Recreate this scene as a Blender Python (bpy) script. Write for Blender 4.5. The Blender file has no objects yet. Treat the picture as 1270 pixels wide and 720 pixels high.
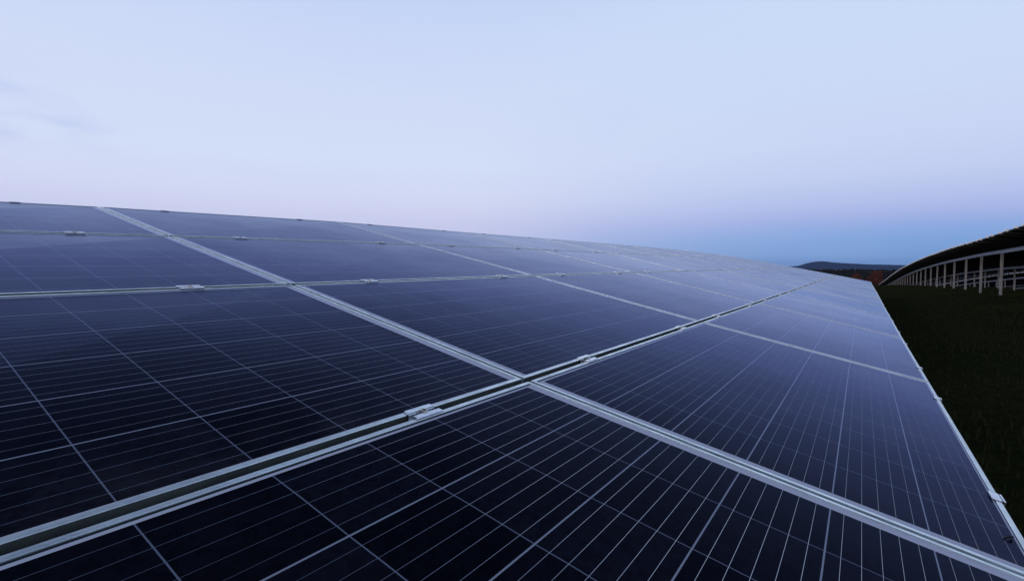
import bpy, math, random
from mathutils import Vector, Matrix

random.seed(7)
scene = bpy.context.scene
COL = scene.collection

# ---------------------------------------------------------------- camera
CAM = Vector((-0.991, 0.2636, 0.4676))
cd = bpy.data.cameras.new('camera')
cd.lens = 17.50
cd.sensor_width = 36.0
cd.clip_start = 0.02
cd.clip_end = 30000
cam = bpy.data.objects.new('camera', cd)
COL.objects.link(cam)
R_ = ((0.5747652, 0.8174547, 0.0375865), (-0.8183183, 0.5741846, 0.0258320), (-0.0004651, -0.0456051, 0.9989594))
m = Matrix.Identity(4)
for r in range(3):
    m[r][0] = R_[r][0]
    m[r][1] = R_[r][2]
    m[r][2] = -R_[r][1]
    m[r][3] = CAM[r]
cam.matrix_world = m
scene.camera = cam

# ---------------------------------------------------------------- view
scene.view_settings.view_transform = 'Standard'
scene.view_settings.look = 'None'
scene.view_settings.gamma = 1.0
scene.view_settings.exposure = 0.0

# ---------------------------------------------------------------- dusk sky
W = bpy.data.worlds.new('World')
scene.world = W
W.use_nodes = True
nt = W.node_tree
nt.nodes.clear()


class NG:
    """tiny helper to wire shader nodes"""
    def __init__(s, tree):
        s.t = tree

    def n(s, typ, **kw):
        o = s.t.nodes.new(typ)
        for k, v in kw.items():
            setattr(o, k, v)
        return o

    def put(s, sock, v):
        if isinstance(v, bpy.types.NodeSocket):
            s.t.links.new(v, sock)
        elif v is not None:
            sock.default_value = v

    def math(s, op, a, b=None, c=None, clamp=False):
        o = s.n('ShaderNodeMath', operation=op, use_clamp=clamp)
        s.put(o.inputs[0], a)
        if b is not None:
            s.put(o.inputs[1], b)
        if c is not None:
            s.put(o.inputs[2], c)
        return o.outputs[0]

    def smooth(s, v, lo, hi, a=0.0, b=1.0):
        o = s.n('ShaderNodeMapRange', interpolation_type='SMOOTHSTEP')
        s.put(o.inputs['Value'], v)
        o.inputs['From Min'].default_value = lo
        o.inputs['From Max'].default_value = hi
        o.inputs['To Min'].default_value = a
        o.inputs['To Max'].default_value = b
        return o.outputs['Result']

    def mix(s, f, a, b, blend='MIX'):
        o = s.n('ShaderNodeMix', data_type='RGBA', blend_type=blend)
        s.put(o.inputs[0], f)
        s.put(o.inputs[6], a)
        s.put(o.inputs[7], b)
        return o.outputs[2]

    def ramp(s, fac, stops, interp='LINEAR'):
        o = s.n('ShaderNodeValToRGB')
        cr = o.color_ramp
        cr.interpolation = interp
        while len(cr.elements) > 1:
            cr.elements.remove(cr.elements[-1])
        cr.elements[0].position = stops[0][0]
        cr.elements[0].color = (*stops[0][1], 1)
        for p, c in stops[1:]:
            e = cr.elements.new(p)
            e.color = (*c, 1)
        s.put(o.inputs[0], fac)
        return o.outputs[0]

    def noise(s, vec, scale, detail=3.0, rough=0.5):
        o = s.n('ShaderNodeTexNoise')
        s.put(o.inputs['Vector'], vec)
        o.inputs['Scale'].default_value = scale
        o.inputs['Detail'].default_value = detail
        o.inputs['Roughness'].default_value = rough
        return o.outputs['Fac']


def lin(r, g, b):
    f = lambda c: (c / 255 / 12.92) if c / 255 <= 0.04045 else ((c / 255 + 0.055) / 1.055) ** 2.4
    return (f(r), f(g), f(b))


g = NG(nt)
tc = g.n('ShaderNodeTexCoord')
nrm = g.n('ShaderNodeVectorMath', operation='NORMALIZE')
nt.links.new(tc.outputs['Generated'], nrm.inputs[0])
sp = g.n('ShaderNodeSeparateXYZ')
nt.links.new(nrm.outputs[0], sp.inputs[0])
X, Y, Z = sp.outputs
hl = g.math('SQRT', g.math('ADD', g.math('MULTIPLY', X, X), g.math('ADD', g.math('MULTIPLY', Y, Y), 1e-6)))
AX, AY = math.sin(math.radians(112)), math.cos(math.radians(112))      # heading opposite the sunset
az = g.math('DIVIDE', g.math('ADD', g.math('MULTIPLY', X, AX), g.math('MULTIPLY', Y, AY)), hl)
TOP = [(0.50, lin(190, 210, 244)), (0.60, lin(92, 114, 152)), (0.74, lin(46, 60, 88)), (1.0, lin(26, 34, 50))]
TOPA = [(0.50, lin(200, 219, 248)), (0.66, lin(144, 166, 204)), (0.80, lin(62, 78, 110)), (1.0, lin(26, 34, 50))]
anti = g.ramp(Z, [(0.0, lin(124, 164, 218)), (0.042, lin(125, 166, 221)), (0.062, lin(141, 172, 227)), (0.085, lin(166, 182, 232)),
                  (0.11, lin(182, 196, 238)), (0.15, lin(196, 209, 243)), (0.21, lin(203, 216, 246)), (0.30, lin(204, 220, 248))] + TOPA)
side = g.ramp(Z, [(0.0, lin(190, 196, 232)), (0.08, lin(202, 206, 239)), (0.13, lin(212, 218, 245)), (0.20, lin(213, 224, 249)),
                  (0.30, lin(209, 221, 248)), (0.40, lin(203, 217, 248))] + TOP)
glow = g.ramp(Z, [(0.0, (1.0, 0.74, 0.60)), (0.08, (0.95, 0.80, 0.72)), (0.2, (0.80, 0.76, 0.82))] + TOP)
base = g.mix(g.smooth(az, 0.42, 0.93), side, anti)
base = g.mix(g.smooth(az, -0.35, -0.95), base, glow)
# a faint patch of thin cloud low on the left and broad, barely visible unevenness
mp = g.n('ShaderNodeMapping')
nt.links.new(nrm.outputs[0], mp.inputs[0])
mp.inputs['Scale'].default_value = (1.0, 1.0, 3.4)
mp.inputs['Rotation'].default_value = (0.25, -0.1, 0)
cn = g.smooth(g.noise(mp.outputs[0], 5.5, 4.0, 0.55), 0.40, 0.72)
headX, headY = math.sin(math.radians(6)), math.cos(math.radians(6))
near = g.math('ADD', g.math('MULTIPLY', X, headX), g.math('MULTIPLY', Y, headY))
mask = g.math('MULTIPLY', g.smooth(near, 0.950, 0.985), g.math('MULTIPLY', g.smooth(Z, 0.16, 0.20), g.smooth(Z, 0.33, 0.26)))
base = g.mix(g.math('MULTIPLY', g.math('MULTIPLY', cn, mask), 0.85), base, (*lin(172, 188, 234), 1))
un = g.noise(mp.outputs[0], 2.2, 3.0, 0.5)
base = g.mix(g.smooth(un, 0.42, 0.72, 0.0, 0.14), base, (*lin(196, 204, 246), 1))
base = g.mix(g.smooth(Z, -0.002, -0.02), base, (0.02, 0.025, 0.03, 1))
bg = g.n('ShaderNodeBackground')
nt.links.new(base, bg.inputs[0])
bg.inputs[1].default_value = 1.0
wo = g.n('ShaderNodeOutputWorld')
nt.links.new(bg.outputs[0], wo.inputs[0])

# the last glow of the sun that has just set behind the camera
sd = bpy.data.lights.new('sunset_glow', 'SUN')
sd.energy = 0.42
sd.angle = math.radians(18)
sd.color = (1.0, 0.80, 0.68)
so = bpy.data.objects.new('sunset_glow', sd)
COL.objects.link(so)
sh = math.radians(112)
sun_dir = Vector((math.sin(sh), math.cos(sh), -math.tan(math.radians(7))))
so.rotation_euler = sun_dir.to_track_quat('-Z', 'Y').to_euler()


# ---------------------------------------------------------------- materials
def newmat(name):
    mt = bpy.data.materials.new(name)
    mt.use_nodes = True
    mt.node_tree.nodes.clear()
    G = NG(mt.node_tree)
    out = G.n('ShaderNodeOutputMaterial')
    return mt, G, out


def principled(name, col, rough=0.5, metal=0.0, spec=0.5, var=0.0, vscale=5.0, col2=None, bump=0.0, bscale=40.0, rvar=0.0):
    mt, G, out = newmat(name)
    b = G.n('ShaderNodeBsdfPrincipled')
    tcx = G.n('ShaderNodeTexCoord').outputs['Object']
    if col2 is None:
        col2 = tuple(c * (1 - var) for c in col)
    f = G.smooth(G.noise(tcx, vscale, 5.0, 0.6), 0.32, 0.68)
    c = G.mix(f, (*col, 1), (*col2, 1))
    G.put(b.inputs['Base Color'], c)
    if rvar:
        G.put(b.inputs['Roughness'], G.smooth(G.noise(tcx, vscale * 2.3, 4.0, 0.6), 0.3, 0.7, rough - rvar, rough + rvar))
    else:
        b.inputs['Roughness'].default_value = rough
    b.inputs['Metallic'].default_value = metal
    b.inputs['Specular IOR Level'].default_value = spec
    if bump:
        bn = G.n('ShaderNodeBump')
        bn.inputs['Strength'].default_value = bump
        bn.inputs['Distance'].default_value = 0.01
        G.put(bn.inputs['Height'], G.noise(tcx, bscale, 4.0, 0.6))
        G.put(b.inputs['Normal'], bn.outputs[0])
    mt.node_tree.links.new(b.outputs[0], out.inputs[0])
    return mt


PW, PH = 1.652, 0.986          # module size (long side, short side)


def cell_material():
    """crystalline cells behind anti-reflective glass; UV is in metres on the module"""
    mt, G, out = newmat('solar_cells')
    uv = G.n('ShaderNodeUVMap')
    s = G.n('ShaderNodeSeparateXYZ')
    mt.node_tree.links.new(uv.outputs[0], s.inputs[0])
    u, v = s.outputs[0], s.outputs[1]
    cu, cv = 0.1592, 0.1590
    mu, mv = (PW - 10 * cu) / 2, (PH - 6 * cv) / 2 - 0.003
    a = G.math('DIVIDE', G.math('SUBTRACT', u, mu), cu)
    b = G.math('DIVIDE', G.math('SUBTRACT', v, mv), cv)
    # distance to the nearest gap between cells, in metres
    da = G.math('MULTIPLY', G.math('SUBTRACT', 0.5, G.math('ABSOLUTE', G.math('SUBTRACT', G.math('FRACT', a), 0.5))), cu)
    db = G.math('MULTIPLY', G.math('SUBTRACT', 0.5, G.math('ABSOLUTE', G.math('SUBTRACT', G.math('FRACT', b), 0.5))), cv)
    gapu = G.math('LESS_THAN', da, 0.0010)
    gapv = G.math('LESS_THAN', db, 0.00135)
    ins = G.math('MULTIPLY', G.math('MULTIPLY', G.math('GREATER_THAN', a, 0.008), G.math('LESS_THAN', a, 9.992)),
                 G.math('MULTIPLY', G.math('GREATER_THAN', b, 0.008), G.math('LESS_THAN', b, 5.992)))
    margin = G.math('SUBTRACT', 1.0, ins)
    # five bus bars per cell, parallel to the long side
    fb = G.math('FRACT', b)
    bb = G.math('SUBTRACT', 0.5, G.math('ABSOLUTE', G.math('SUBTRACT', G.math('FRACT', G.math('SUBTRACT', G.math('MULTIPLY', fb, 5.6), 0.8)), 0.5)))
    bar = G.math('LESS_THAN', bb, 0.0100)
    bar = G.math('MULTIPLY', bar, G.math('MULTIPLY', G.math('GREATER_THAN', fb, 0.09), G.math('LESS_THAN', fb, 0.91)))
    bar = G.math('MULTIPLY', bar, ins)
    # per-cell shade and silicon mottling
    cid = G.n('ShaderNodeCombineXYZ')
    G.put(cid.inputs[0], G.math('FLOOR', a))
    G.put(cid.inputs[1], G.math('FLOOR', b))
    oi = G.n('ShaderNodeObjectInfo')
    G.put(cid.inputs[2], G.math('MULTIPLY', oi.outputs['Random'], 37.0))
    wn = G.n('ShaderNodeTexWhiteNoise', noise_dimensions='3D')
    G.put(wn.inputs['Vector'], cid.outputs[0])
    cell = G.mix(wn.outputs['Value'], (0.0026, 0.0034, 0.0075, 1), (0.0078, 0.0088, 0.0170, 1))
    vec = G.n('ShaderNodeVectorMath', operation='MULTIPLY')
    mt.node_tree.links.new(uv.outputs[0], vec.inputs[0])
    vec.inputs[1].default_value = (1, 1, 1)
    vor = G.n('ShaderNodeTexVoronoi')
    vor.inputs['Scale'].default_value = 90
    G.put(vor.inputs['Vector'], vec.outputs[0])
    mott = G.smooth(vor.outputs['Color'], 0.2, 0.8, 0.8, 1.25)
    mm = G.n('ShaderNodeVectorMath', operation='SCALE')
    G.put(mm.inputs[0], cell)
    G.put(mm.inputs['Scale'], mott)
    col = G.mix(gapu, mm.outputs[0], (0.17, 0.20, 0.28, 1))
    col = G.mix(gapv, col, (0.33, 0.37, 0.47, 1))
    col = G.mix(margin, col, (0.66, 0.68, 0.78, 1))
    # sealant bead and its groove shadow, painted dark right inside the frame lip
    e = G.math('LESS_THAN', G.math('SUBTRACT', PH, v), 0.0142)
    col = G.mix(e, col, (0.030, 0.045, 0.048, 1))
    e = G.math('LESS_THAN', G.math('MINIMUM', v, u), 0.0112)
    col = G.mix(e, col, (0.06, 0.07, 0.08, 1))
    # thin film of dust, gathered towards the lower frame edge
    drift = G.math('ADD', G.smooth(v, 0.16, 0.0, 0.0, 0.030), 0.006)
    dn = G.noise(G.n('ShaderNodeTexCoord').outputs['Object'], 7.0, 8.0, 0.72)
    drift = G.math('MULTIPLY', drift, G.smooth(dn, 0.36, 0.70, 0.15, 1.6))
    col = G.mix(drift, col, (0.30, 0.31, 0.33, 1))
    # a few dried specks
    vs_ = G.n('ShaderNodeTexVoronoi')
    vs_.inputs['Scale'].default_value = 13
    G.put(vs_.inputs['Vector'], G.n('ShaderNodeTexCoord').outputs['Object'])
    sc_ = G.n('ShaderNodeSeparateColor')
    G.put(sc_.inputs[0], vs_.outputs['Color'])
    spk = G.math('MULTIPLY', G.math('LESS_THAN', vs_.outputs['Distance'], G.math('MULTIPLY', sc_.outputs[1], 0.026)), G.math('GREATER_THAN', sc_.outputs[0], 0.80))
    col = G.mix(G.math('MULTIPLY', spk, 0.22), col, (0.40, 0.42, 0.44, 1))
    dif = G.n('ShaderNodeBsdfDiffuse')
    G.put(dif.inputs[0], col)
    met = G.n('ShaderNodeBsdfAnisotropic') if False else G.n('ShaderNodeBsdfGlossy')
    met.inputs['Color'].default_value = (0.46, 0.48, 0.54, 1)
    met.inputs['Roughness'].default_value = 0.18
    lw = G.n('ShaderNodeLayerWeight')
    lw.inputs['Blend'].default_value = 0.5
    inner = G.n('ShaderNodeMixShader')
    # bus bar shine dimmed by view angle in the mix factor
    G.put(inner.inputs[0], G.math('MULTIPLY', bar, G.smooth(lw.outputs['Facing'], 0.50, 0.80, 1.0, 0.34)))
    mt.node_tree.links.new(dif.outputs[0], inner.inputs[1])
    mt.node_tree.links.new(met.outputs[0], inner.inputs[2])
    # dew-dulled patterned glass: reflection climbs steeply towards grazing angles
    fac = G.math('POWER', lw.outputs['Facing'], 8.0)
    fac = G.math('MINIMUM', G.math('ADD', G.math('MULTIPLY', fac, 1.22), 0.002), 0.66)
    tco = G.n('ShaderNodeTexCoord').outputs['Object']
    gl = G.n('ShaderNodeBsdfGlossy')
    G.put(gl.inputs['Color'], G.mix(G.smooth(lw.outputs['Facing'], 0.78, 0.99), (0.46, 0.55, 1.0, 1), (0.80, 0.87, 1.0, 1)))
    G.put(gl.inputs['Roughness'], G.smooth(G.noise(tco, 1.3, 5.0, 0.6), 0.3, 0.7, 0.13, 0.27))
    dust = G.smooth(G.noise(tco, 2.2, 6.0, 0.65), 0.3, 0.75, 0.88, 1.0)
    top = G.n('ShaderNodeMixShader')
    G.put(top.inputs[0], G.math('MULTIPLY', fac, dust))
    mt.node_tree.links.new(inner.outputs[0], top.inputs[1])
    mt.node_tree.links.new(gl.outputs[0], top.inputs[2])
    mt.node_tree.links.new(top.outputs[0], out.inputs[0])
    return mt


M_CELL = cell_material()
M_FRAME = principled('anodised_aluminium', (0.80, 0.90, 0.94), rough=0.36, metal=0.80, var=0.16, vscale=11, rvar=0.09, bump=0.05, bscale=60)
M_SIDE = principled('shaded_frame_side', (0.078, 0.098, 0.094), rough=0.7, spec=0.1, var=0.35, vscale=14)  # gap shade and dark ground reflection put into the frame side colour
M_CLAMP = principled('bright_aluminium', (0.80, 0.87, 0.95), rough=0.28, metal=0.9, var=0.08, vscale=30, rvar=0.08)
M_BOLT = principled('stainless_bolt', (0.55, 0.50, 0.45), rough=0.22, metal=1.0, var=0.3, vscale=60)
M_STEEL = principled('galvanised_steel', (0.42, 0.44, 0.47), rough=0.6, metal=0.25, var=0.3, vscale=6, rvar=0.1, bump=0.08, bscale=30)
M_BEAM = principled('zinc_coated_beam', (0.52, 0.60, 0.72), rough=0.5, metal=0.3, var=0.2, vscale=5, rvar=0.1)
M_RAIL = principled('shaded_steel_rail', (0.035, 0.035, 0.036), rough=0.8, spec=0.0, var=0.3, vscale=3)  # same steel, with the shade under the far rows put into its colour
M_BACK = principled('dark_backsheet', (0.016, 0.016, 0.016), rough=0.9, spec=0.0, var=0.3, vscale=3)
M_TWIG = principled('dry_leaf', (0.03, 0.022, 0.014), rough=0.9, spec=0.1, var=0.4, vscale=80)
M_BARK = principled('bark', (0.07, 0.05, 0.04), rough=0.9, spec=0.1, var=0.4, vscale=4, bump=0.5, bscale=12)
M_RED = principled('rust_red_leaves', (0.20, 0.055, 0.014), rough=0.9, spec=0.1, vscale=0.9, col2=(0.12, 0.045, 0.014))
M_DARKLEAF = principled('dark_leaves', (0.024, 0.028, 0.014), rough=0.9, spec=0.1, vscale=0.06, col2=(0.036, 0.028, 0.014))
M_GRASSB = principled('grass_blades', (0.026, 0.035, 0.013), rough=0.95, spec=0.03, vscale=0.8, col2=(0.032, 0.038, 0.015))


def ground_material():
    mt, G, out = newmat('meadow')
    tco = G.n('ShaderNodeTexCoord').outputs['Object']
    a = G.smooth(G.noise(tco, 0.35, 6.0, 0.6), 0.35, 0.65)
    c = G.mix(a, (0.030, 0.038, 0.014, 1), (0.042, 0.044, 0.019, 1))
    b = G.smooth(G.noise(tco, 14.0, 5.0, 0.7), 0.35, 0.65)
    c = G.mix(G.math('MULTIPLY', b, 0.6), c, (0.012, 0.018, 0.007, 1))
    d = G.n('ShaderNodeBsdfDiffuse')
    G.put(d.inputs[0], c)
    bn = G.n('ShaderNodeBump')
    bn.inputs['Strength'].default_value = 0.9
    bn.inputs['Distance'].default_value = 0.06
    G.put(bn.inputs['Height'], G.noise(tco, 22.0, 6.0, 0.75))
    G.put(d.inputs['Normal'], bn.outputs[0])
    mt.node_tree.links.new(d.outputs[0], out.inputs[0])
    return mt


M_GROUND = ground_material()
M_HILL = principled('wooded_hillside', (0.034, 0.042, 0.036), rough=1.0, spec=0.0, vscale=0.01, col2=(0.044, 0.042, 0.036), bump=0.6, bscale=0.06)


# ---------------------------------------------------------------- object helpers
def link(name, me, mats, parent=None):
    o = bpy.data.objects.new(name, me)
    for x in (mats if isinstance(mats, (list, tuple)) else [mats]):
        me.materials.append(x)
    COL.objects.link(o)
    if parent:
        o.parent = parent
    return o


def mesh(name, V, F, mi=None, smooth=False):
    me = bpy.data.meshes.new(name)
    me.from_pydata([tuple(v) for v in V], [], F)
    if mi:
        me.polygons.foreach_set('material_index', mi)
    if smooth:
        me.polygons.foreach_set('use_smooth', [True] * len(F))
    me.update()
    return me


def empty(name, loc, label=None, cat=None, group=None):
    o = bpy.data.objects.new(name, None)
    o.empty_display_size = 0.2
    COL.objects.link(o)
    o.location = loc
    if label:
        o['label'] = label
        o['category'] = cat
    if group:
        o['group'] = group
    return o


def lerp(a, b, t):
    return a + (b - a) * t


class Patch:
    """the plane of one module: local (u, v, n) in metres -> table coordinates"""
    def __init__(s, c00, c10, c11, c01, gu, gv):
        s.c = [Vector(c) for c in (c00, c10, c11, c01)]
        du = (s.c[1] - s.c[0] + s.c[2] - s.c[3]) * 0.5
        dv = (s.c[3] - s.c[0] + s.c[2] - s.c[1]) * 0.5
        s.nrm = du.cross(dv).normalized()
        s.Lu, s.Lv = du.length, dv.length
        s.gu, s.gv = gu / 2 / s.Lu, gv / 2 / s.Lv
        s.w = s.Lu - gu
        s.h = s.Lv - gv

    def raw(s, a, b, n):
        p = lerp(lerp(s.c[0], s.c[1], a), lerp(s.c[3], s.c[2], a), b)
        return p + s.nrm * n

    def fit(s, x, full, real):     # lips keep their size in metres
        if x < 0.05:
            return x / real
        if x > full - 0.05:
            return 1 - (full - x) / real
        return 0.05 / real + (x - 0.05) / (full - 0.1) * (1 - 0.1 / real)

    def p(s, u, v, n):        # u in 0..PW, v in 0..PH
        return s.raw(lerp(s.gu, 1 - s.gu, s.fit(u, PW, s.w)), lerp(s.gv, 1 - s.gv, s.fit(v, PH, s.h)), n)


GLASS_N = -0.0022
FR_D = 0.036
PROFILE = [(0.022, -FR_D), (0.0, -FR_D), (0.0, -0.0010), (0.0010, 0.0), (0.0090, 0.0), (0.0098, -0.0008), (0.0098, GLASS_N - 0.0005)]


def glass_mesh(P, low=False):
    """laminate: glass sheet with its own thickness; the lowest row has slightly wider cells at its upper edge"""
    V, F, mi = [], [], []
    us = [0.006, 0.05, PW - 0.05, PW - 0.006]
    if low:
        kn = [(0.006 / P.h, 0.006), (0.019 / P.h, 0.019)]
        kn += [(q / 6, 0.019 + 0.159 * (k + 1)) for k, q in enumerate((1.22, 2.26, 3.25, 4.20, 5.10))]
        kn += [(1 - 0.013 / P.h, PH - 0.013), (1 - 0.006 / P.h, PH - 0.006)]
        vs = [(1 - t, PH - d) for t, d in kn][::-1]
    else:
        vs = [(None, v) for v in (0.006, 0.05, PH - 0.05, PH - 0.006)]
    uvs = []
    for n, flip in ((GLASS_N, False), (GLASS_N - 0.006, True)):
        o = len(V)
        for t, v in vs:
            for u in us:
                if t is None:
                    V.append(P.p(u, v, n))
                else:
                    a = lerp(P.gu, 1 - P.gu, P.fit(u, PW, P.w))
                    V.append(P.raw(a, lerp(P.gv, 1 - P.gv, t), n))
                uvs.append((u, v))
        for j in range(len(vs) - 1):
            for i in range(3):
                q = [o + j * 4 + i, o + j * 4 + i + 1, o + j * 4 + i + 5, o + j * 4 + i + 4]
                F.append(q[::-1] if flip else q)
                mi.append(1 if flip else 0)
    me = mesh('solar_panel', V, F, mi)
    ul = me.uv_layers.new(name='UVMap')
    for lp in me.loops:
        ul.data[lp.index].uv = uvs[lp.vertex_index]
    return me


def frame_mesh(P):
    V, F, mi = [], [], []
    for o, n in PROFILE:
        V += [P.p(o, o, n), P.p(PW - o, o, n), P.p(PW - o, PH - o, n), P.p(o, PH - o, n)]
    for k in range(len(PROFILE) - 1):
        for c in range(4):
            d = (c + 1) % 4
            F.append([k * 4 + c, k * 4 + d, (k + 1) * 4 + d, (k + 1) * 4 + c])
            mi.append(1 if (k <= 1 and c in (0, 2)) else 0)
    return mesh('frame', V, F, mi)


def box(V, F, o, ax, ay, az):
    """box from corner o with edge vectors"""
    b = len(V)
    for k in (0, 1):
        for j in (0, 1):
            for i in (0, 1):
                V.append(o + ax * i + ay * j + az * k)
    for q in ([0, 2, 3, 1], [4, 5, 7, 6], [0, 1, 5, 4], [2, 6, 7, 3], [0, 4, 6, 2], [1, 3, 7, 5]):
        F.append([b + x for x in q])


def ring_prism(V, F, c, ax, ay, az, r, h, n, r2=0.0):
    b = len(V)
    for k in (0, 1):
        for i in range(n):
            t = 2 * math.pi * i / n
            V.append(c + (ax * math.cos(t) + ay * math.sin(t)) * r + az * (h * k))
    for i in range(n):
        j = (i + 1) % n
        F.append([b + i, b + j, b + n + j, b + n + i])
    if not r2:
        F.append([b + n + i for i in range(n)])
    else:                                   # recessed socket
        b2 = len(V)
        for z in (h, h * 0.35):
            for i in range(n):
                t = 2 * math.pi * i / n
                V.append(c + (ax * math.cos(t) + ay * math.sin(t)) * r2 + az * z)
        for i in range(n):
            j = (i + 1) % n
            F.append([b + n + i, b + n + j, b2 + j, b2 + i])
            F.append([b2 + i, b2 + j, b2 + n + j, b2 + n + i])
        F.append([b2 + n + i for i in range(n)])


def clamp(parent, c, ax, ay, az, end=0, jit=0.0):
    """hat-shaped clamp; c on the joint line, ax along the row, ay up the slope; end -1/1 = Z clamp at a table edge"""
    V, F = [], []
    L = 0.066 if end == 0 else 0.042
    t = 0.003 if end == 0 else 0.0016
    wi = 0.0165
    ax = (ax + ay * jit).normalized()
    cc = c - ax * L / 2
    if end == 0:
        box(V, F, cc + ay * (0.0065) + az * 0.0008, ax * L, ay * wi * 0.78, az * t)             # flange on upper lip
        box(V, F, cc - ay * (0.0065 + wi * 0.78) + az * 0.0008, ax * L, ay * wi * 0.78, az * t)
        for s in (-1, 1):                                                                      # channel walls
            box(V, F, cc + ay * (s * 0.0065 - (0.002 if s > 0 else 0)) - az * 0.012, ax * L, ay * 0.002, az * 0.0127)
        box(V, F, cc - ay * 0.0044 - az * 0.012, ax * L, ay * 0.0088, az * 0.003)               # channel floor
    else:
        box(V, F, cc - ay * (0.016 if end > 0 else 0.0) + az * 0.0008, ax * L, ay * 0.016, az * t)
        box(V, F, cc + ay * (0.0022 if end > 0 else -0.0052) - az * 0.036, ax * L, ay * 0.003, az * (0.0368 + t))
        box(V, F, cc + ay * (0.0054 if end > 0 else -0.0184) - az * 0.036, ax * L, ay * 0.013, az * 0.003)
    nm = 'mid_clamp' if end == 0 else 'end_clamp'
    o = link(nm, mesh(nm, V, F), M_CLAMP, parent)
    V, F = [], []
    bc = c - az * 0.0088 if end == 0 else c + ay * (0.012 * end) - az * 0.0328
    ring_prism(V, F, bc, ax, ay, az, 0.0042 if end == 0 else 0.005, 0.003, 14)
    if end == 0:
        ring_prism(V, F, bc + az * 0.0030, ax, ay, az, 0.0072, 0.0118, 14, 0.0040)
    link('bolt', mesh('bolt', V, F), M_BOLT, o)
    return o


def bar(V, F, a, b, wy, h, side=Vector((0, 1, 0))):
    """rectangular bar whose top face centre line runs a -> b"""
    d = b - a
    s = side.normalized()
    up = s.cross(d).normalized() if abs(d.normalized().dot(Vector((0, 0, 1)))) < 0.9 else Vector((1, 0, 0))
    if up.z < -0.01:
        up = -up
    box(V, F, a - s * wy / 2 - up * h, d, s * wy, up * h)


# ---------------------------------------------------------------- terrain profile
GP = [(-4000, -0.5), (-40, -0.5), (18, -0.50), (25, -0.51), (30, -0.57), (36.6, -0.70), (43.5, -0.83), (48, -0.95), (57, -1.36), (65, -1.74), (74.6, -2.2),
      (103, -3.7), (169, -6.6), (230, -8.6), (300, -10.2), (420, -12.0), (8000, -12.0)]
TP = [(0, 1.52), (14.9, 1.43), (17.9, 1.37), (21, 1.32), (25.1, 1.28), (31.1, 1.17), (37, 1.04), (44.7, 0.81), (50, 0.63), (57, 0.37), (65, 0.0), (74.6, -0.45),
      (88, -1.16), (103.2, -1.94), (130, -3.2), (169.2, -4.86), (200, -6.0)]


def prof(T, x):
    if x <= T[0][0]:
        return T[0][1]
    for k in range(len(T) - 1):
        x0, y0 = T[k]
        x1, y1 = T[k + 1]
        if x <= x1:
            # Catmull-Rom
            ym = T[k - 1] if k > 0 else (x0 - (x1 - x0), y0)
            yp = T[k + 2] if k + 2 < len(T) else (x1 + (x1 - x0), y1)
            m0 = (y1 - ym[1]) / (x1 - ym[0])
            m1 = (yp[1] - y0) / (yp[0] - x0)
            t = (x - x0) / (x1 - x0)
            d = x1 - x0
            return ((2 * t ** 3 - 3 * t ** 2 + 1) * y0 + (t ** 3 - 2 * t ** 2 + t) * m0 * d + (-2 * t ** 3 + 3 * t ** 2) * y1 + (t ** 3 - t ** 2) * m1 * d)
    return T[-1][1]


def ground_z(x, y):
    return prof(GP, x) - 0.085 * min(max(-y - 7.0, 0.0), 15.0) + 0.035 * math.sin(x * 0.7 + 1.3 * math.sin(y * 0.6)) * math.cos(y * 0.9 + x * 0.13)


def axis(neg, pos, fine0, fine1, step):
    a = []
    x = fine0
    d = step
    while x > neg:
        x -= d
        d *= 1.25
        a.append(x)
    a = a[::-1]
    x = fine0
    while x < fine1:
        a.append(x)
        x += step
    d = step
    while x < pos:
        a.append(x)
        x += d
        d *= 1.12
    a.append(pos)
    return a


xs = axis(-7000, 7500, -6, 70, 0.8)
ys = axis(-7500, 7500, -16, 8, 0.8)
V = [(x, y, ground_z(x, y)) for y in ys for x in xs]
nx = len(xs)
F = [[j * nx + i, j * nx + i + 1, (j + 1) * nx + i + 1, (j + 1) * nx + i] for j in range(len(ys) - 1) for i in range(nx - 1)]
gr = link('ground', mesh('ground', V, F, smooth=True), M_GROUND)
gr['kind'] = 'structure'

# far wooded ridge
HP = [(-180, 14), (-120, 22), (-60, 12), (0, 18), (40, 10), (75, 6), (82, 6), (84.8, 11), (85.5, 25), (86.2, 34), (86.9, 35), (87.8, 28), (88.6, 25), (89.4, 21.5),
      (90.6, 17.5), (91.9, 15), (93.2, 13), (97, 16), (110, 24), (140, 12), (180, 14)]
V, F = [], []
N = 900
rng = random.Random(3)
jit = [rng.uniform(-0.8, 0.8) for _ in range(N)]
rows = 7
for k in range(N):
    az_ = -180 + 360 * k / N
    hz = 0.47 + (prof(HP, az_) + jit[k]) * 1.05
    th = math.radians(az_)
    for r in range(rows):
        f = r / (rows - 1)
        R = 3000 + 620 * f if r < rows - 1 else 4300
        if r < rows - 1:
            s_ = math.sin(min(1.0, f * 1.2) * math.pi / 2) ** 0.9
            z = -14 + (hz + 14) * s_
        else:
            z = -14
        V.append((math.sin(th) * R, math.cos(th) * R, z))
for k in range(N):
    k2 = (k + 1) % N
    for r in range(rows - 1):
        F.append([k * rows + r, k2 * rows + r, k2 * rows + r + 1, k * rows + r + 1])
hl_ = link('hills', mesh('hills', V, F, smooth=True), M_HILL)
hl_['kind'] = 'structure'

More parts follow.
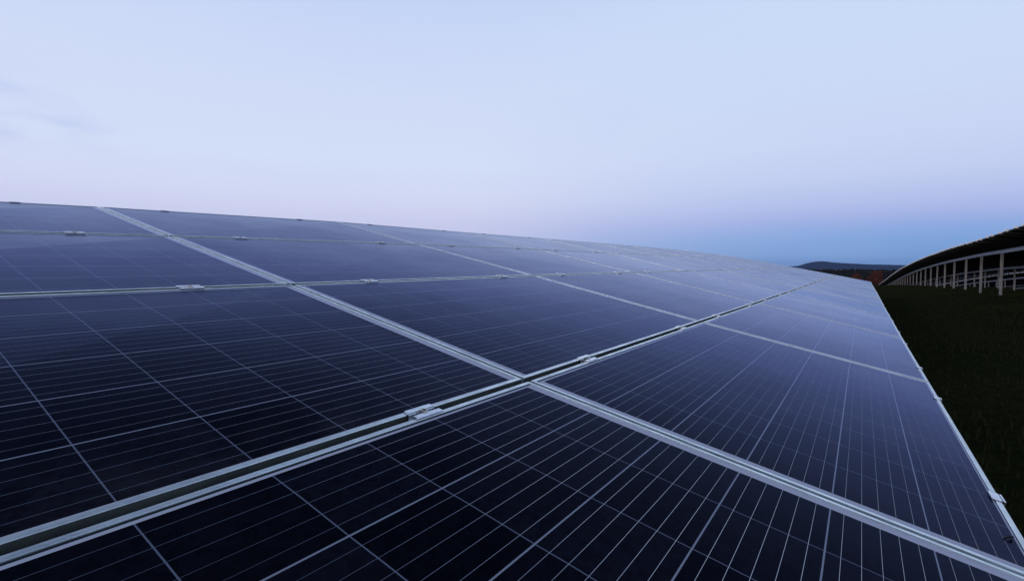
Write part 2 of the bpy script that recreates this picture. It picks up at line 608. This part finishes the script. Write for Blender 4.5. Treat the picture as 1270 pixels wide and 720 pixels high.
# ---------------------------------------------------------------- near table
NODES = [
    [(-1.6109, 0.0171, 0.0343), (-1.6109, 0.9386, 0.1999), (-1.6109, 1.9622, 0.3958), (-1.6109, 2.9941, 0.5873), (-1.6109, 3.9794, 0.7758)],
    [(0.0245, 0.017, 0.0078), (0.0245, 0.9349, 0.1921), (0.0245, 1.9544, 0.4088), (0.0245, 2.9822, 0.6213), (0.0245, 3.9634, 0.8298)],
    [(1.6477, 0.0169, -0.002), (1.6477, 0.9328, 0.1924), (1.6477, 1.9498, 0.4204), (1.6477, 2.9752, 0.6442), (1.6477, 3.954, 0.8636)],
    [(3.3015, 0.0169, -0.0117), (3.3015, 0.9303, 0.1939), (3.3015, 1.9444, 0.4271), (3.3015, 2.967, 0.6563), (3.3015, 3.9431, 0.869)],
    [(4.9674, 0.0169, -0.0102), (4.9674, 0.9299, 0.1974), (4.9674, 1.9435, 0.4329), (4.9674, 2.9655, 0.6643), (4.9674, 3.9411, 0.8792)],
    [(6.6345, 0.0169, -0.0113), (6.6345, 0.9294, 0.1985), (6.6345, 1.9424, 0.437), (6.6345, 2.9639, 0.6715), (6.6345, 3.9389, 0.8893)],
    [(8.3001, 0.0169, -0.001), (8.3001, 0.9301, 0.2054), (8.3001, 1.9441, 0.4442), (8.3001, 2.9665, 0.679), (8.3001, 3.9423, 0.897)],
    [(9.965, 0.0169, 0.0054), (9.965, 0.9313, 0.2068), (9.965, 1.9465, 0.4469), (9.965, 2.9702, 0.6829), (9.965, 3.9473, 0.9023)],
    [(11.6301, 0.0169, 0.0074), (11.6301, 0.932, 0.2057), (11.6301, 1.948, 0.4429), (11.6301, 2.9724, 0.679), (11.6301, 3.9503, 0.9014)],
    [(13.2949, 0.0169, 0.008), (13.2949, 0.9322, 0.2052), (13.2949, 1.9485, 0.439), (13.2949, 2.9732, 0.6718), (13.2949, 3.9513, 0.8909)],
    [(14.9597, 0.0169, 0.0094), (14.9597, 0.9321, 0.207), (14.9597, 1.9483, 0.4353), (14.9597, 2.9729, 0.6625), (14.9597, 3.951, 0.8764)],
    [(16.6252, 0.0169, 0.0129), (16.6252, 0.9317, 0.2124), (16.6252, 1.9474, 0.4337), (16.6252, 2.9716, 0.6539), (16.6252, 3.9492, 0.8611)],
    [(18.2918, 0.0169, 0.0186), (18.2918, 0.9308, 0.2219), (18.2918, 1.9456, 0.4345), (18.2918, 2.9687, 0.6458), (18.2918, 3.9454, 0.8445)],
]
NODES = [[Vector(p) for p in c] for c in NODES]
first = [p + Vector((-1.662, 0, 0)) for p in NODES[0]]      # one more column behind the camera
first = [Vector((p.x, p.y, p.z)) for p in first]
NODES = [first] + NODES
GAPU, GAPV = 0.010, 0.0195

near_t = empty('solar_table', (8, 2, -0.5), 'large table of dark solar panels filling the foreground, its silver frames converging to the horizon', 'solar array',
               'rows of solar tables on the meadow')
OFF = Vector((8, 2, -0.5))


def rel(c):
    return c - OFF


nc = len(NODES) - 1
for i in range(nc):
    for j in range(4):
        c = [rel(NODES[i][j]), rel(NODES[i + 1][j]), rel(NODES[i + 1][j + 1]), rel(NODES[i][j + 1])]
        P = Patch(*c, GAPU, GAPV)
        # every module sits a hair off its neighbours
        r_ = random.Random(i * 17 + j)
        P.nrm = (P.nrm + Vector((r_.uniform(-1, 1), r_.uniform(-1, 1), 0)) * 0.0030).normalized()
        po = link('solar_panel', glass_mesh(P, j == 0), [M_CELL, M_BACK], near_t)
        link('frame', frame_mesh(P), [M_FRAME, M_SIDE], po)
    for j in range(5):
        A, B = rel(NODES[i][j]), rel(NODES[i + 1][j])
        ax = (B - A).normalized()
        jn = min(j + 1, 4)
        jp = max(j - 1, 0)
        ay = (rel(NODES[i][jn]) - rel(NODES[i][jp])).normalized()
        az_ = ax.cross(ay).normalized()
        ay = az_.cross(ax)
        for t in (0.21, 0.79):
            r_ = random.Random(i * 31 + j * 7 + int(t * 10))
            t2 = t + r_.uniform(-0.008, 0.008)
            e = -1 if j == 0 else (1 if j == 4 else 0)
            cpos = A.lerp(B, t2)
            if e:
                cpos = cpos - ay * e * GAPV / 2
            clamp(near_t, cpos, ax, ay, az_, e, r_.uniform(-0.03, 0.03))
    # slope rails under the clamps, two per column
    for t in (0.21, 0.79):
        V, F = [], []
        lo = rel(NODES[i][0]).lerp(rel(NODES[i + 1][0]), t)
        hi = rel(NODES[i][4]).lerp(rel(NODES[i + 1][4]), t)
        d = (hi - lo).normalized()
        n_ = Vector((1, 0, 0)).cross(d).normalized()
        dn = n_ * (-FR_D - 0.022)
        bar(V, F, lo + dn - d * 0.01, hi + dn + d * 0.01, 0.045, 0.055, side=Vector((1, 0, 0)))
        link('rail', mesh('rail', V, F), M_STEEL, near_t)
for jy, fr in ((0, 0.24), (3, 0.30)):
    V, F = [], []
    for i in range(nc):
        a = rel(NODES[i][jy].lerp(NODES[i][jy + 1], fr)) - Vector((0, 0, 0.132))
        b = rel(NODES[i + 1][jy].lerp(NODES[i + 1][jy + 1], fr)) - Vector((0, 0, 0.132))
        bar(V, F, a, b, 0.07, 0.11)
    link('beam', mesh('beam', V, F), M_STEEL, near_t)
    k = 0
    x = -2.6
    while x < 18:
        i = max(q for q in range(nc) if NODES[q][0].x <= x)
        t = (x - NODES[i][0].x) / (NODES[i + 1][0].x - NODES[i][0].x)
        a = NODES[i][jy].lerp(NODES[i][jy + 1], fr)
        b = NODES[i + 1][jy].lerp(NODES[i + 1][jy + 1], fr)
        p = a.lerp(b, t) - Vector((0, 0, 0.243))
        V, F = [], []
        gz = ground_z(p.x, p.y) - 0.15
        o = rel(Vector((p.x, p.y, gz)))
        h = p.z - gz
        box(V, F, o + Vector((-0.05, -0.030, 0)), Vector((0.1, 0, 0)), Vector((0, 0.006, 0)), Vector((0, 0, h)))
        box(V, F, o + Vector((-0.05, -0.024, 0)), Vector((0.006, 0, 0)), Vector((0, 0.055, 0)), Vector((0, 0, h)))
        box(V, F, o + Vector((0.044, -0.024, 0)), Vector((0.006, 0, 0)), Vector((0, 0.055, 0)), Vector((0, 0, h)))
        link('post', mesh('post', V, F), M_STEEL, near_t)
        x += 3.46

# ---------------------------------------------------------------- second row, seen from behind
SLOPE = math.tan(math.radians(9.5))
Y_TOP = -2.70
CY, SY = math.cos(math.radians(9.5)), math.sin(math.radians(9.5))


def row_top(x):
    return prof(TP, x)


def node2(x, s, dy=0.0, dz=0.0):
    """point on the glass plane of a far row, s metres down the slope from its high edge"""
    return Vector((x, Y_TOP - s * CY + dy, row_top(x) - s * SY + dz))


def far_panel(V, F, mi, c00, c10, c11, c01):
    """one module as frame ring + glass + backsheet, thick"""
    P = Patch(c00, c10, c11, c01, 0.012, 0.02)
    b = len(V)
    r_ = [(0, 0), (PW, 0), (PW, PH), (0, PH)]
    q_ = [(0.012, 0.012), (PW - 0.012, 0.012), (PW - 0.012, PH - 0.012), (0.012, PH - 0.012)]
    for (u, v) in r_:
        V.append(P.p(u, v, 0.0))
    for (u, v) in q_:
        V.append(P.p(u, v, 0.0))
    for (u, v) in r_:
        V.append(P.p(u, v, -FR_D))
    for (u, v) in q_:
        V.append(P.p(u, v, -0.008))
    for c in range(4):
        d = (c + 1) % 4
        F.append([b + c, b + d, b + 4 + d, b + 4 + c]); mi.append(1)
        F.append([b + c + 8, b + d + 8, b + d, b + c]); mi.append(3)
        F.append([b + 12 + c, b + 12 + d, b + 8 + d, b + 8 + c]); mi.append(2)
    F.append([b + 4, b + 5, b + 6, b + 7]); mi.append(0)
    F.append([b + 15, b + 14, b + 13, b + 12]); mi.append(2)
    return [r_, q_]


def far_mesh(items):
    V, F, mi = [], [], []
    for c in items:
        far_panel(V, F, mi, *c)
    me = mesh('solar_panel', V, F, mi)
    ul = me.uv_layers.new(name='UVMap')
    pat = [(0, 0), (PW, 0), (PW, PH), (0, PH), (0.012, 0.012), (PW - 0.012, 0.012), (PW - 0.012, PH - 0.012), (0.012, PH - 0.012)] * 2
    for lp in me.loops:
        ul.data[lp.index].uv = pat[lp.vertex_index % 16]
    return me


def far_row(label, dy, dz, x0, x1, nsingle, detail):
    t = empty('solar_table', ((x0 + x1) / 2, Y_TOP - 2 + dy, prof(GP, (x0 + x1) / 2)), label, 'solar array', 'rows of solar tables on the meadow')
    inv = -t.location
    xs_ = []
    x = x0
    while x < x1:
        xs_.append(x)
        x += 1.662
    rest = []
    cnt = 0
    nrow = 4
    ph = 1.006
    for x in xs_:
        # the stiff modules step a little against each other as the row follows the ground
        for k in range(nrow):
            s0, s1 = (k + 1) * ph, k * ph
            rz = random.Random(int(x * 10) + k).uniform(-0.004, 0.004)
            up = Vector((0, 0, rz))
            xa, xb = x, x + 1.662
            c = [node2(xa, s0, dy, dz) + inv + up, node2(xb, s0, dy, dz) + inv + up, node2(xb, s1, dy, dz) + inv + up, node2(xa, s1, dy, dz) + inv + up]
            if cnt < nsingle:
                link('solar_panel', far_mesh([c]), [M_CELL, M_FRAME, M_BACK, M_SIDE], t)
                cnt += 1
            else:
                rest.append(c)
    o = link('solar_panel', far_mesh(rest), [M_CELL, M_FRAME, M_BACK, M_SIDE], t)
    o['kind'] = 'stuff'
    # slope rails whose white ends stick out past the high edge
    rc = 0
    RV, RF, EV, EF = [], [], [], []
    for x in xs_:
        for f in (0.21, 0.79):
            xx = x + 1.662 * f
            hi = node2(xx, -0.055, dy, dz) + inv
            lo = node2(xx, nrow * ph + 0.03, dy, dz) + inv
            dn = Vector((0, 0, -FR_D - 0.002))
            d = (hi - lo).normalized()
            nn = Vector((1, 0, 0)).cross(d).normalized()
            V, F = [], []
            bar(V, F, lo + dn, hi + dn, 0.05, 0.06, side=Vector((1, 0, 0)))
            V2, F2 = [], []
            VL, FL = [], []
            for (pt_, sg) in ((node2(xx, 0.0, dy, dz) + inv, 1), (node2(xx, nrow * ph, dy, dz) + inv, -1)):
                L = 0.055 if sg > 0 else 0.30
                ow = 0.076 if sg > 0 else 0.055
                box(V2 if sg > 0 else VL, F2 if sg > 0 else FL, pt_ + Vector((-L / 2, 0, 0)) + d * (-0.022 if sg > 0 else -ow) - nn * 0.0, Vector((L, 0, 0)), d * (ow + 0.022), nn * 0.006)
                box(V2 if sg > 0 else VL, F2 if sg > 0 else FL, pt_ + Vector((-L / 2, 0, 0)) + d * (0.003 if sg > 0 else -ow) - nn * 0.056, Vector((L, 0, 0)), d * (ow - 0.003), nn * 0.0555)
            b = len(EV); EV += VL; EF += [[q + b for q in f_] for f_ in FL]
            if detail and rc < 100:
                link('rail', mesh('rail', V, F), M_RAIL, t)
                link('end_clamp', mesh('end_clamp', V2, F2), M_CLAMP, t)
                rc += 1
            else:
                b = len(RV); RV += V; RF += [[q + b for q in f_] for f_ in F]
                b = len(EV); EV += V2; EF += [[q + b for q in f_] for f_ in F2]
    o = link('rail', mesh('rail', RV, RF), M_RAIL, t); o['kind'] = 'stuff'
    o = link('end_clamp', mesh('end_clamp', EV, EF), M_CLAMP, t); o['kind'] = 'stuff'
    # two long beams
    for s in (0.91, 3.15):
        V, F = [], []
        for x in xs_:
            a = node2(x, s, dy, dz) + inv - Vector((0, 0, 0.102))
            b = node2(x + 1.662, s, dy, dz) + inv - Vector((0, 0, 0.102))
            bar(V, F, a, b, 0.075, 0.11)
        link('beam', mesh('beam', V, F), M_BEAM, t)
    # posts, a C profile each
    for s, w in ((0.91, 0.072), (3.15, 0.06)):
        x = 22.3 - 3.5 * 4 if x0 < 12 else 22.3 - 3.5
        while x < x1:
            p = node2(x, s, dy, dz) - Vector((0, 0, 0.213))
            gz = ground_z(p.x, p.y) - 0.15
            o3 = Vector((p.x, p.y, gz)) + inv
            h = p.z - gz
            V, F = [], []
            box(V, F, o3 + Vector((-0.027, w / 2 - 0.006, 0)), Vector((0.055, 0, 0)), Vector((0, 0.006, 0)), Vector((0, 0, h)))
            box(V, F, o3 + Vector((-0.027, -w / 2, 0)), Vector((0.006, 0, 0)), Vector((0, w - 0.006, 0)), Vector((0, 0, h)))
            box(V, F, o3 + Vector((-0.021, -w / 2, 0)), Vector((0.049, 0, 0)), Vector((0, 0.006, 0)), Vector((0, 0, h)))
            link('post', mesh('post', V, F), M_STEEL, t)
            x += 3.5
    return t


far_row('long curving row of solar panels seen from behind at right, on tall grey steel posts', 0.0, 0.0, 5.0, 168.0, 100, True)
far_row('farther solar row glimpsed between the grey posts, directly under the curving near row', -6.65, -0.50, 20.0, 150.0, 0, False)
far_row('farthest solar row, a thin pale strip low behind all the other posts', -13.3, -1.05, 30.0, 150.0, 0, False)


# ---------------------------------------------------------------- trees
def leaf_cloud(rng, blobs, n, size):
    """many small leaf clumps scattered through lumpy volumes"""
    V, F = [], []
    tot = sum(b[3] ** 2 for b in blobs)
    for (cx, cy, cz, r) in blobs:
        k = int(n * r * r / tot)
        for _ in range(k):
            while True:
                p = Vector((rng.uniform(-1, 1), rng.uniform(-1, 1), rng.uniform(-1, 1)))
                if 0.35 < p.length < 1:
                    break
            c = Vector((cx, cy, cz)) + p * r
            s = size * rng.uniform(0.6, 1.4)
            a = Vector((rng.gauss(0, 1), rng.gauss(0, 1), rng.gauss(0, 1))).normalized()
            b_ = a.orthogonal().normalized()
            c2 = a.cross(b_)
            o = len(V)
            for (q, w) in ((1, 0), (0.2, 0.6), (-0.9, 0.1), (0.1, -0.7)):
                V.append(c + (b_ * q + c2 * w) * s)
            F.append([o, o + 1, o + 2, o + 3])
    return V, F


def limb(V, F, a, b, r0, r1, n=7):
    d = (b - a).normalized()
    x = d.orthogonal().normalized()
    y = d.cross(x)
    o = len(V)
    for (c, r) in ((a, r0), (b, r1)):
        for i in range(n):
            t = 2 * math.pi * i / n
            V.append(c + (x * math.cos(t) + y * math.sin(t)) * r)
    for i in range(n):
        j = (i + 1) % n
        F.append([o + i, o + j, o + n + j, o + n + i])


def tree(name, label, cat, loc, h, w, mat, seed, n=2600, group=None):
    rng = random.Random(seed)
    t = empty(name, loc, label, cat, group)
    V, F = [], []
    top = Vector((0.1, 0.1, h * 0.75))
    limb(V, F, Vector((0, 0, -0.3)), Vector((0, 0, h * 0.35)), 0.028 * h, 0.02 * h)
    limb(V, F, Vector((0, 0, h * 0.35)), top, 0.02 * h, 0.006 * h)
    for k in range(9):
        z = h * rng.uniform(0.2, 0.65)
        a = rng.uniform(0, 6.28)
        l = w * rng.uniform(0.3, 0.48)
        limb(V, F, Vector((0, 0, z)), Vector((math.cos(a) * l, math.sin(a) * l, z + l * 0.7)), 0.010 * h, 0.003 * h, 5)
    link('trunk', mesh('trunk', V, F), M_BARK, t)
    blobs = []
    for k in range(26):
        f = rng.uniform(0.12, 1.0)
        z = h * (0.14 + 0.78 * f)
        rad = w * 0.5 * (math.sin(math.pi * min(1, 0.22 + 0.78 * f)) ** 0.7) * rng.uniform(0.15, 0.8)
        a = rng.uniform(0, 6.28)
        blobs.append((math.cos(a) * rad, math.sin(a) * rad, z, w * rng.uniform(0.11, 0.2)))
    V, F = leaf_cloud(rng, blobs, n, 0.17 * w / 5)
    link('crown', mesh('crown', V, F), mat, t)
    return t


tree('autumn_tree', 'smaller rust-red autumn tree before the dark wood, left of its taller neighbour', 'tree', (222, 1.9, -8.9), 7.0, 7.2, M_RED, 11,
     group='autumn trees at the end of the rows')
tree('autumn_tree', 'taller broader rust-red autumn tree where the far row of panels ends', 'tree', (226, -4.6, -9.0), 7.8, 7.8, M_RED, 23,
     group='autumn trees at the end of the rows')

# dark wood on the plain: one mass nobody could count
rng = random.Random(5)
V, F = [], []
for k in range(1500):
    a = math.radians(rng.uniform(62, 140) if k < 1250 else rng.uniform(-180, 180))
    R = rng.uniform(330, 520) if k < 1250 else rng.uniform(420, 600)
    x, y = math.sin(a) * R, math.cos(a) * R
    z0 = prof(GP, x)
    h = (rng.uniform(9.7, 10.9) if z0 < -9 else rng.uniform(4, 6))
    w = h * rng.uniform(0.45, 0.75)
    conif = rng.random() < 0.45
    limb(V, F, Vector((x, y, z0 - 0.3)), Vector((x, y, z0 + h * 0.6)), 0.25, 0.12, 5)
    nl = 75
    for _ in range(nl):
        f = rng.random() ** 0.8
        rad = w * 0.5 * ((1 - f) ** 0.8 + 0.05 if conif else max(0.12, math.sin(math.pi * (0.18 + 0.8 * f)) ** 0.6)) * rng.uniform(0.3, 1)
        t = rng.uniform(0, 6.28)
        c = Vector((x + math.cos(t) * rad, y + math.sin(t) * rad, z0 + h * (0.08 + 0.92 * f)))
        s = rng.uniform(0.5, 1.1)
        n_ = Vector((rng.gauss(0, 1), rng.gauss(0, 1), rng.gauss(0, 0.6))).normalized()
        b_ = n_.orthogonal().normalized()
        c2 = n_.cross(b_)
        o = len(V)
        V += [c + b_ * s, c + c2 * s * 0.7, c - b_ * s, c - c2 * s * 0.8]
        F.append([o, o + 1, o + 2, o + 3])
wd = link('distant_wood', mesh('distant_wood', V, F), M_DARKLEAF)
wd['kind'] = 'stuff'
wd['label'] = 'dark far-off wood below the hill'
wd['category'] = 'wood'

# ---------------------------------------------------------------- grass in the aisle
rng = random.Random(9)
V, F = [], []
for k in range(52000):
    x = 1.0 + 60 * rng.random() ** 1.5
    y = rng.uniform(-5.2, 0.35)
    cx_ = math.sin(x * 2.1 + y) * math.cos(y * 2.7 - x * 0.6)
    if rng.random() > 0.62 + 0.35 * cx_:
        continue
    z = ground_z(x, y)
    hgt = rng.uniform(0.02, 0.055) * (1 + 0.4 * cx_)
    a = rng.uniform(0, 6.28)
    wd_ = rng.uniform(0.003, 0.007) * (1 + x / 18)
    lean = rng.uniform(0.1, 0.6) * hgt
    la = rng.uniform(0, 6.28)
    o = len(V)
    dx, dy = math.cos(a) * wd_, math.sin(a) * wd_
    lx, ly = math.cos(la) * lean, math.sin(la) * lean
    V += [(x - dx, y - dy, z - 0.01), (x + dx, y + dy, z - 0.01), (x + dx * 0.6 + lx * 0.4, y + dy * 0.6 + ly * 0.4, z + hgt * 0.6),
          (x - dx * 0.6 + lx * 0.4, y - dy * 0.6 + ly * 0.4, z + hgt * 0.6), (x + lx, y + ly, z + hgt)]
    F += [[o, o + 1, o + 2, o + 3], [o + 3, o + 2, o + 4]]
gs = link('grass', mesh('grass', V, F), M_GRASSB)
gs['kind'] = 'stuff'
gs['label'] = 'short dark grass in the aisle between the panel rows'
gs['category'] = 'grass'

# ---------------------------------------------------------------- curled dead leaf on the near glass
V, F = [], []
n = 9
for i in range(n):
    t = i / (n - 1)
    wv = 0.0045 * math.sin(math.pi * (0.08 + 0.9 * t)) + 0.0006
    zc = 0.003 + 0.006 * math.sin(t * 3.0)
    cxl = -0.019 + 0.038 * t
    cyl = 0.006 * math.sin(t * 4)
    V += [(cxl, cyl - wv, zc + 0.002), (cxl, cyl, zc - 0.0012), (cxl, cyl + wv, zc + 0.002),
          (cxl, cyl - wv, zc + 0.0012), (cxl, cyl, zc - 0.0020), (cxl, cyl + wv, zc + 0.0012)]
for i in range(n - 1):
    a, b = i * 6, i * 6 + 6
    F += [[a, a + 1, b + 1, b], [a + 1, a + 2, b + 2, b + 1], [a + 3, b + 3, b + 4, a + 4], [a + 4, b + 4, b + 5, a + 5],
          [a, b, b + 3, a + 3], [a + 2, a + 5, b + 5, b + 2]]
lf = link('dead_leaf', mesh('dead_leaf', V, F), M_TWIG)
lf.location = (0.159, 0.0497, 0.0118)
lf.scale = (0.75, 0.55, 0.35)
lf.rotation_euler = (math.radians(12), 0, math.radians(150))
lf['label'] = 'tiny dark curled leaf lying on the glass by the lower edge, bottom right'
lf['category'] = 'leaf'

# ---------------------------------------------------------------- thin evening air
V, F = [], []
box(V, F, Vector((-4600, -4600, -15.5)), Vector((9200, 0, 0)), Vector((0, 9200, 0)), Vector((0, 0, 60)))
HZ, G, out = newmat('evening_haze')
pv = G.n('ShaderNodeVolumePrincipled')
pv.inputs['Color'].default_value = (0.30, 0.48, 1.0, 1)
pv.inputs['Density'].default_value = 0.00011
HZ.node_tree.links.new(pv.outputs[0], out.inputs['Volume'])
hz = link('haze', mesh('haze', V, F), HZ)
hz['kind'] = 'stuff'
hz['label'] = 'thin blue evening haze over the plain'
hz['category'] = 'haze'
